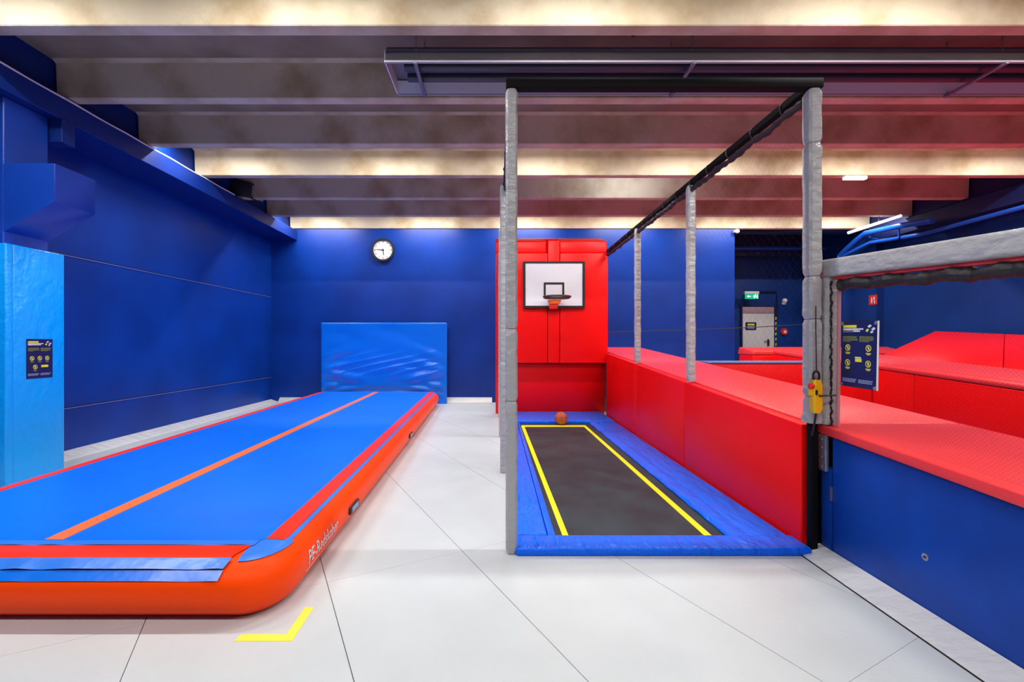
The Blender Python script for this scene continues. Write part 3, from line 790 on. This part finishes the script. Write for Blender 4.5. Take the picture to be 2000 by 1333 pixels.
rb = thing('padded_block', 'red padded block standing in front of the grey door', 'padded block', (7.5, 10.3, 0))
link('body', box(new(), 5.72, 9.2, 10.12, 10.7, 0, 1.25, .03, 3), M_red, rb)
link('top_pad', hexa(new(), [(5.70, 10.1, 1.255), (9.2, 10.1, 1.255), (9.2, 10.72, 1.255), (5.70, 10.72, 1.255), (5.72, 10.1, 1.34), (9.2, 10.1, 1.30), (9.2, 10.7, 1.43), (5.72, 10.7, 1.42)], .02, 3), M_redT, rb)

# recess details -----------------------------------------------------
Yd = 13.99
d0 = struct(thing('door_1', '', 'door', (at(1480, 700, Yd).x, Yd, .5)))
for k in ('label', 'category'): del d0[k]
a, c = at(1449, 700, Yd), at(1510, 613, Yd); c2 = at(1510, 600, Yd)
link('leaf', box(new(), a.x, c.x, Yd-.05, Yd, .5, c.z, .004), M_door, d0)
link('transom', box(new(), a.x, c.x, Yd-.045, Yd, c.z+.01, c2.z, .004), M_doorT, d0)
b = new(); box(b, a.x-.05, a.x-.005, Yd-.06, Yd, .5, c2.z+.05); box(b, c.x+.005, c.x+.03, Yd-.06, Yd, .5, c2.z+.05); box(b, a.x-.005, c.x+.005, Yd-.06, Yd, c2.z+.005, c2.z+.05)
link('frame', b, M_navyD, d0)
hd = at(1499, 669, Yd-.1); b = new(); box(b, hd.x+.02, hd.x+.08, Yd-.065, Yd-.05, hd.z-.12, hd.z+.09); tube(b, [(hd.x+.05, Yd-.1, hd.z+.03), (hd.x-.09, Yd-.1, hd.z+.03)], .012, 8); tube(b, [(hd.x+.05, Yd-.06, hd.z+.03), (hd.x+.05, Yd-.11, hd.z+.03)], .012, 8)
link('door_handle', b, M_black, d0)
s0, s1 = at(1454, 645, Yd), at(1475, 630, Yd)
sg = thing('door_sign', 'small dark sign with yellow heading on the grey door', 'sign', (s0.x+.16, Yd-.06, s0.z))
link('plate', box(new(), s0.x, s1.x, Yd-.062, Yd-.052, s0.z, s1.z), M_posterN, sg)
link('yellow_text', box(new(), s0.x+.06, s1.x-.06, Yd-.066, Yd-.062, s1.z-.10, s1.z-.045), M_prY, sg)
b = new(); box(b, s0.x+.04, s1.x-.04, Yd-.066, Yd-.062, s0.z+.09, s0.z+.105); box(b, s0.x+.06, s1.x-.06, Yd-.066, Yd-.062, s0.z+.05, s0.z+.065)
link('white_text', b, M_prW, sg)
Ye = 13.6
e0, e1 = at(1455, 584, Ye), at(1483, 570, Ye)
ex = thing('exit_sign', 'green and white lit exit sign above the grey door', 'exit sign', ((e0.x+e1.x)/2, Ye, e0.z))
link('housing', box(new(), e0.x, e1.x, Ye, Ye+.08, e1.z-.065, e1.z+.01, .006), M_white, ex)
link('wall_bracket', box(new(), e0.x+.17, e0.x+.23, Ye+.07, 14.0, e1.z-.05, e1.z-.01), M_white, ex)
link('green_panel', box(new(), e0.x+.02, e1.x-.01, Ye+.02, Ye+.04, e0.z, e1.z-.067), M_green, ex)
b = new(); mz = (e0.z+e1.z-.067)/2
mx = e1.x-.13
prism(b, [(mx-.02, Ye+.012, mz-.06), (mx+.0, Ye+.012, mz-.06), (mx+.02, Ye+.012, mz-.01), (mx+.05, Ye+.012, mz-.03), (mx+.06, Ye+.012, mz-.015), (mx+.03, Ye+.012, mz+.03), (mx-.02, Ye+.012, mz+.035), (mx-.05, Ye+.012, mz+.0), (mx-.04, Ye+.012, mz-.01), (mx-.015, Ye+.012, mz+.012)], (0, .006, 0))
disc(b, (mx+.03, Ye+.018, mz+.052), (0, -1, 0), .015, .006, 12)
box(b, mx+.075, mx+.095, Ye+.012, Ye+.018, mz-.06, mz+.06)
ax_ = e0.x+.14
box(b, ax_-.03, ax_+.05, Ye+.012, Ye+.018, mz-.01, mz+.01)
prism(b, [(ax_-.07, Ye+.012, mz), (ax_-.02, Ye+.012, mz-.04), (ax_-.02, Ye+.012, mz+.04)], (0, .006, 0))
link('running_figure_and_arrow', b, M_exitW, ex)
def P14(x, y): return at(x, y, 13.97)
pts = [P14(1480, 571), P14(1518, 571), P14(1518, 595), P14(1518, 616)]
tag(link('cable_duct', tube(new(), pts, .03, 4), M_navyD), 'dark angled cable duct beside the exit sign', 'cable duct')
q = P14(1531, 588)
t = thing('wall_detector', 'white wall detector to the right of the exit sign', 'detector', q)
link('body', sphere(new(), (q.x, 13.93, q.z), .075, 16), M_white, t); link('base', box(new(), q.x-.05, q.x+.05, 13.94, 14.0, q.z-.11, q.z-.03), M_white, t)
q = P14(1531, 648)
t = thing('alarm_bell', 'round red fire alarm with white centre beside the door', 'alarm', (q.x, 13.95, q.z))
link('body', disc(new(), (q.x, 14.0, q.z), (0, -1, 0), .10, .07, 24), M_sred, t); link('button', disc(new(), (q.x+.01, 13.93, q.z-.01), (0, -1, 0), .04, .012, 16), M_white, t)
a, c = P14(1512, 678), P14(1517, 617)
t = thing('hazard_strip', 'yellow and black striped strip down the wall beside the door', 'hazard strip', (a.x, 13.98, a.z-.3))
link('black_strip', box(new(), a.x, c.x, 13.985, 14.0, a.z-.5, c.z), M_black, t)
b = new(); z = a.z-.48
while z < c.z-.1:
    prism(b, [(a.x, 13.983, z), (c.x, 13.983, z+.05), (c.x, 13.983, z+.13), (a.x, 13.983, z+.08)], (0, .003, 0)); z += .16
split('yellow_stripe', b, M_prY, t)
# security camera at the wall end
q = at(1440, 452, 11.5)
t = thing('security_camera', 'small white camera at the top end of the navy back wall', 'camera', (q.x, 11.5, q.z))
link('dome', sphere(new(), (q.x, 11.5, q.z), .055, 16), M_white, t); link('mount', box(new(), q.x-.06, q.x+.02, 11.49, 11.6, q.z-.02, q.z+.04, .005), M_white, t)
# fire sign on recess side wall
zf = at(1705, 597, 11.9).z
yf0, yf1 = 9.69*F/(1697-VX), 9.69*F/(1713-VX)
t = thing('fire_sign', 'square red fire extinguisher sign with white symbols on the navy wall', 'sign', (9.69, 11.7, zf))
link('plate', box(new(), 9.69, 9.70, yf1, yf0, zf, zf+.25), M_sred, t)
yc = (yf0+yf1)/2; b = new()
box(b, 9.684, 9.69, yc+.015, yc+.055, zf+.04, zf+.16, .003); box(b, 9.684, 9.69, yc+.03, yc+.042, zf+.16, zf+.20); 
box(b, 9.684, 9.69, yc-.065, yc-.04, zf+.03, zf+.11); box(b, 9.684, 9.69, yc-.055, yc-.02, zf+.12, zf+.2)
link('white_symbols', b, M_prW, t)
struct(boxobj('trim_7', 9.45, 9.70, 12.35, 12.75, -.01, 3.6, M_navyR, None, .01))
struct(link('trim_8', prism(new(), [(9.1, 12.35, 3.35), (9.46, 12.35, 2.95), (9.46, 12.35, 3.6), (9.1, 12.35, 3.6)], (0, .4, 0), .01), M_navyD))
# blue pipework, upper right
pp = thing('pipework', 'blue painted pipes bending along the upper right wall', 'pipes', (9.2, 11.3, 4.0))
def P(x, y, Xw): Yq = Xw*F/(x-VX); return at(x, y, Yq)
b = tube(new(), [at(1639, 512, 12.3), at(1640, 500, 12.3), P(1652, 488, 9.27), P(1672, 470, 9.25), P(1690, 456, 9.22), P(1760, 441, 9.2), P(1822, 431, 9.2)], .065, 12); link('bent_pipe', b, M_pipe, pp)
b = tube(new(), [P(1640, 504, 9.3), P(1700, 474, 9.3), P(1800, 458, 9.3), P(2010, 402, 9.3)], .045, 12); link('lower_pipe', b, M_pipe, pp)
b = new()
for x in (1700, 1756):
    p_ = P(x, 458, 9.25); box(b, p_.x-.02, 9.43, p_.y-.015, p_.y+.015, p_.z-.12, p_.z-.09); box(b, p_.x-.02, p_.x+.01, p_.y-.015, p_.y+.015, p_.z-.12, p_.z+.12)
split('pipe_bracket', b, M_pipe, pp)
p_ = at(1500, 485, 13.4)
tag(link('cross_pipe', tube(new(), [(6.08, 13.4, p_.z), (9.71, 13.4, p_.z)], .05, 12), M_pipe), 'horizontal blue pipe across the dark top of the recess', 'pipe')
a, c = at(1655, 455, 11.3), at(1745, 431, 10.1)
t = thing('strip_lamp', 'long pale strip lamp under the beams near the upper right pipes', 'lamp', (a+c)/2)
a = Vector((8.72, 11.25, 4.24)); c = Vector((8.86, 9.95, 4.30))
link('diffuser', tube(new(), [a, c], .035, 8), M_lamp, t)
link('hanger', tube(new(), [(8.80, 10.45, 4.30), (8.80, 10.45, 4.44)], .01, 6), M_steel, t)
p_ = at(1671, 347, 7.95)
t = thing('emergency_lamp', 'small white emergency lamp hanging below a beam at upper right', 'lamp', p_)
link('body', box(new(), at(1649, 347, 7.95).x, at(1692, 347, 7.95).x, 7.92, 8.0, p_.z-.035, p_.z+.025, .01), M_lamp, t)
link('bracket', tube(new(), [(p_.x+.05, 7.97, p_.z+.02), (p_.x+.09, 7.97, ZB+.01)], .008, 6), M_white, t)
# slack cord across the court
pts = [Vector((2.3, 9.55, 1.74))]
for i in range(1, 21):
    s = i/20; pts.append(Vector((lerp(2.3, 9.7, s), lerp(9.55, 11.9, s), lerp(1.74, 2.12, s)-.16*math.sin(math.pi*s)*.3)))
tag(link('boundary_rope', tube(new(), pts, .010, 6), M_netR), 'thin black rope stretched across the court in front of the door', 'rope')

# ------------------------------------------------------------------ radiant heater
ht = thing('radiant_heater', 'long grey radiant heater hood with crossbars hanging under the ceiling', 'heater', (4.0, 4.8, 4.30))
x0, x1, ya, yb2, zz = -1.09, 8.9, 4.50, 5.09, 4.30
b = new()
prism(b, [(x0, ya, zz), (x0, ya+.012, zz), (x0, ya+.016, zz+.14), (x0, yb2-.016, zz+.14), (x0, yb2-.012, zz), (x0, yb2, zz), (x0, yb2, zz+.09), (x0, yb2-.07, zz+.19), (x0, ya+.07, zz+.19), (x0, ya, zz+.09)][:], (x1-x0, 0, 0))
link('hood', b, M_heat, ht)
b = new(); hexa(b, [(x0, yb2-.020, zz+.002), (x1, yb2-.020, zz+.002), (x1, yb2-.013, zz+.002), (x0, yb2-.013, zz+.002), (x0, yb2-.05, zz+.125), (x1, yb2-.05, zz+.125), (x1, yb2-.018, zz+.125), (x0, yb2-.018, zz+.125)]); link('far_reflector', b, M_heatI, ht)
b = new(); box(b, x0-.012, x0, ya, yb2, zz, zz+.12); link('end_plate', b, M_heatI, ht)
b = new()
tube(b, [(x0+.15, ya+.2, zz+.07), (x1, ya+.2, zz+.07)], .045, 12); tube(b, [(x0+.15, yb2-.2, zz+.07), (x1, yb2-.2, zz+.07)], .045, 12)
split('burner_tube', b, M_heatD, ht)
b = new(); box(b, x0, x1, ya-.012, ya+.014, zz-.01, zz+.008); box(b, x0, x1, yb2-.014, yb2+.008, zz-.01, zz+.004); split('lip', b, M_lip, ht)
for xc in (-.79, 1.955, 5.03, 8.1):
    b = new(); box(b, xc-.018, xc+.018, ya-.03, yb2+.01, zz-.035, zz-.012, .003)
    k = link('crossbar', b, M_heat, ht)
    b = new(); tube(b, [(xc, ya+.02, zz-.02), (xc, ya+.02, ZS+.002)], .006, 6); tube(b, [(xc, yb2-.02, zz-.02), (xc, yb2-.02, ZS+.002)], .006, 6)
    split('hanger_rod', b, M_steel, k)

# ------------------------------------------------------------------ lights
def area(name, loc, rot, sx, sy, power, col=(1, .965, .93), spread=math.pi):
    l = bpy.data.lights.new(name, 'AREA'); l.shape = 'RECTANGLE'; l.size = sx; l.size_y = sy; l.energy = power; l.color = col; l.spread = spread
    o = bpy.data.objects.new(name, l); C.objects.link(o); o.location = loc; o.rotation_euler = rot
    return o
LP = 66
for Y in (-0.52, 3.20, 6.92, 10.65):
    for X in (-4.45, -1.8, .8, 3.4, 6.0, 8.5):
        area('ceiling_batten', (X, Y+.16, 4.73), (math.radians(2), 0, 0), 1.4, .05, LP)
area('ceiling_batten', (2.5, 8.15, 4.72), (math.radians(70), 0, 0), .9, .06, 14, (.85, .92, 1))

w = bpy.data.worlds.new('world'); bpy.context.scene.world = w; w.use_nodes = True
w.node_tree.nodes['Background'].inputs[0].default_value = (.6, .7, 1, 1); w.node_tree.nodes['Background'].inputs[1].default_value = 0.0

# ------------------------------------------------------------------ camera
cam = bpy.data.cameras.new('camera'); co = bpy.data.objects.new('camera', cam); C.objects.link(co)
co.location = (0, 0, H); co.rotation_euler = (math.radians(90), 0, 0)
cam.sensor_width = 36; cam.lens = F/2000*36; cam.shift_x = (1000-VX)/2000; cam.shift_y = (VY-666.5)/2000
cam.clip_start = .05
S = bpy.context.scene; S.camera = co
S.view_settings.view_transform = 'Standard'; S.view_settings.look = 'None'; S.view_settings.exposure = 0.0; S.view_settings.gamma = 1
S.cycles.max_bounces = 8; S.cycles.diffuse_bounces = 5
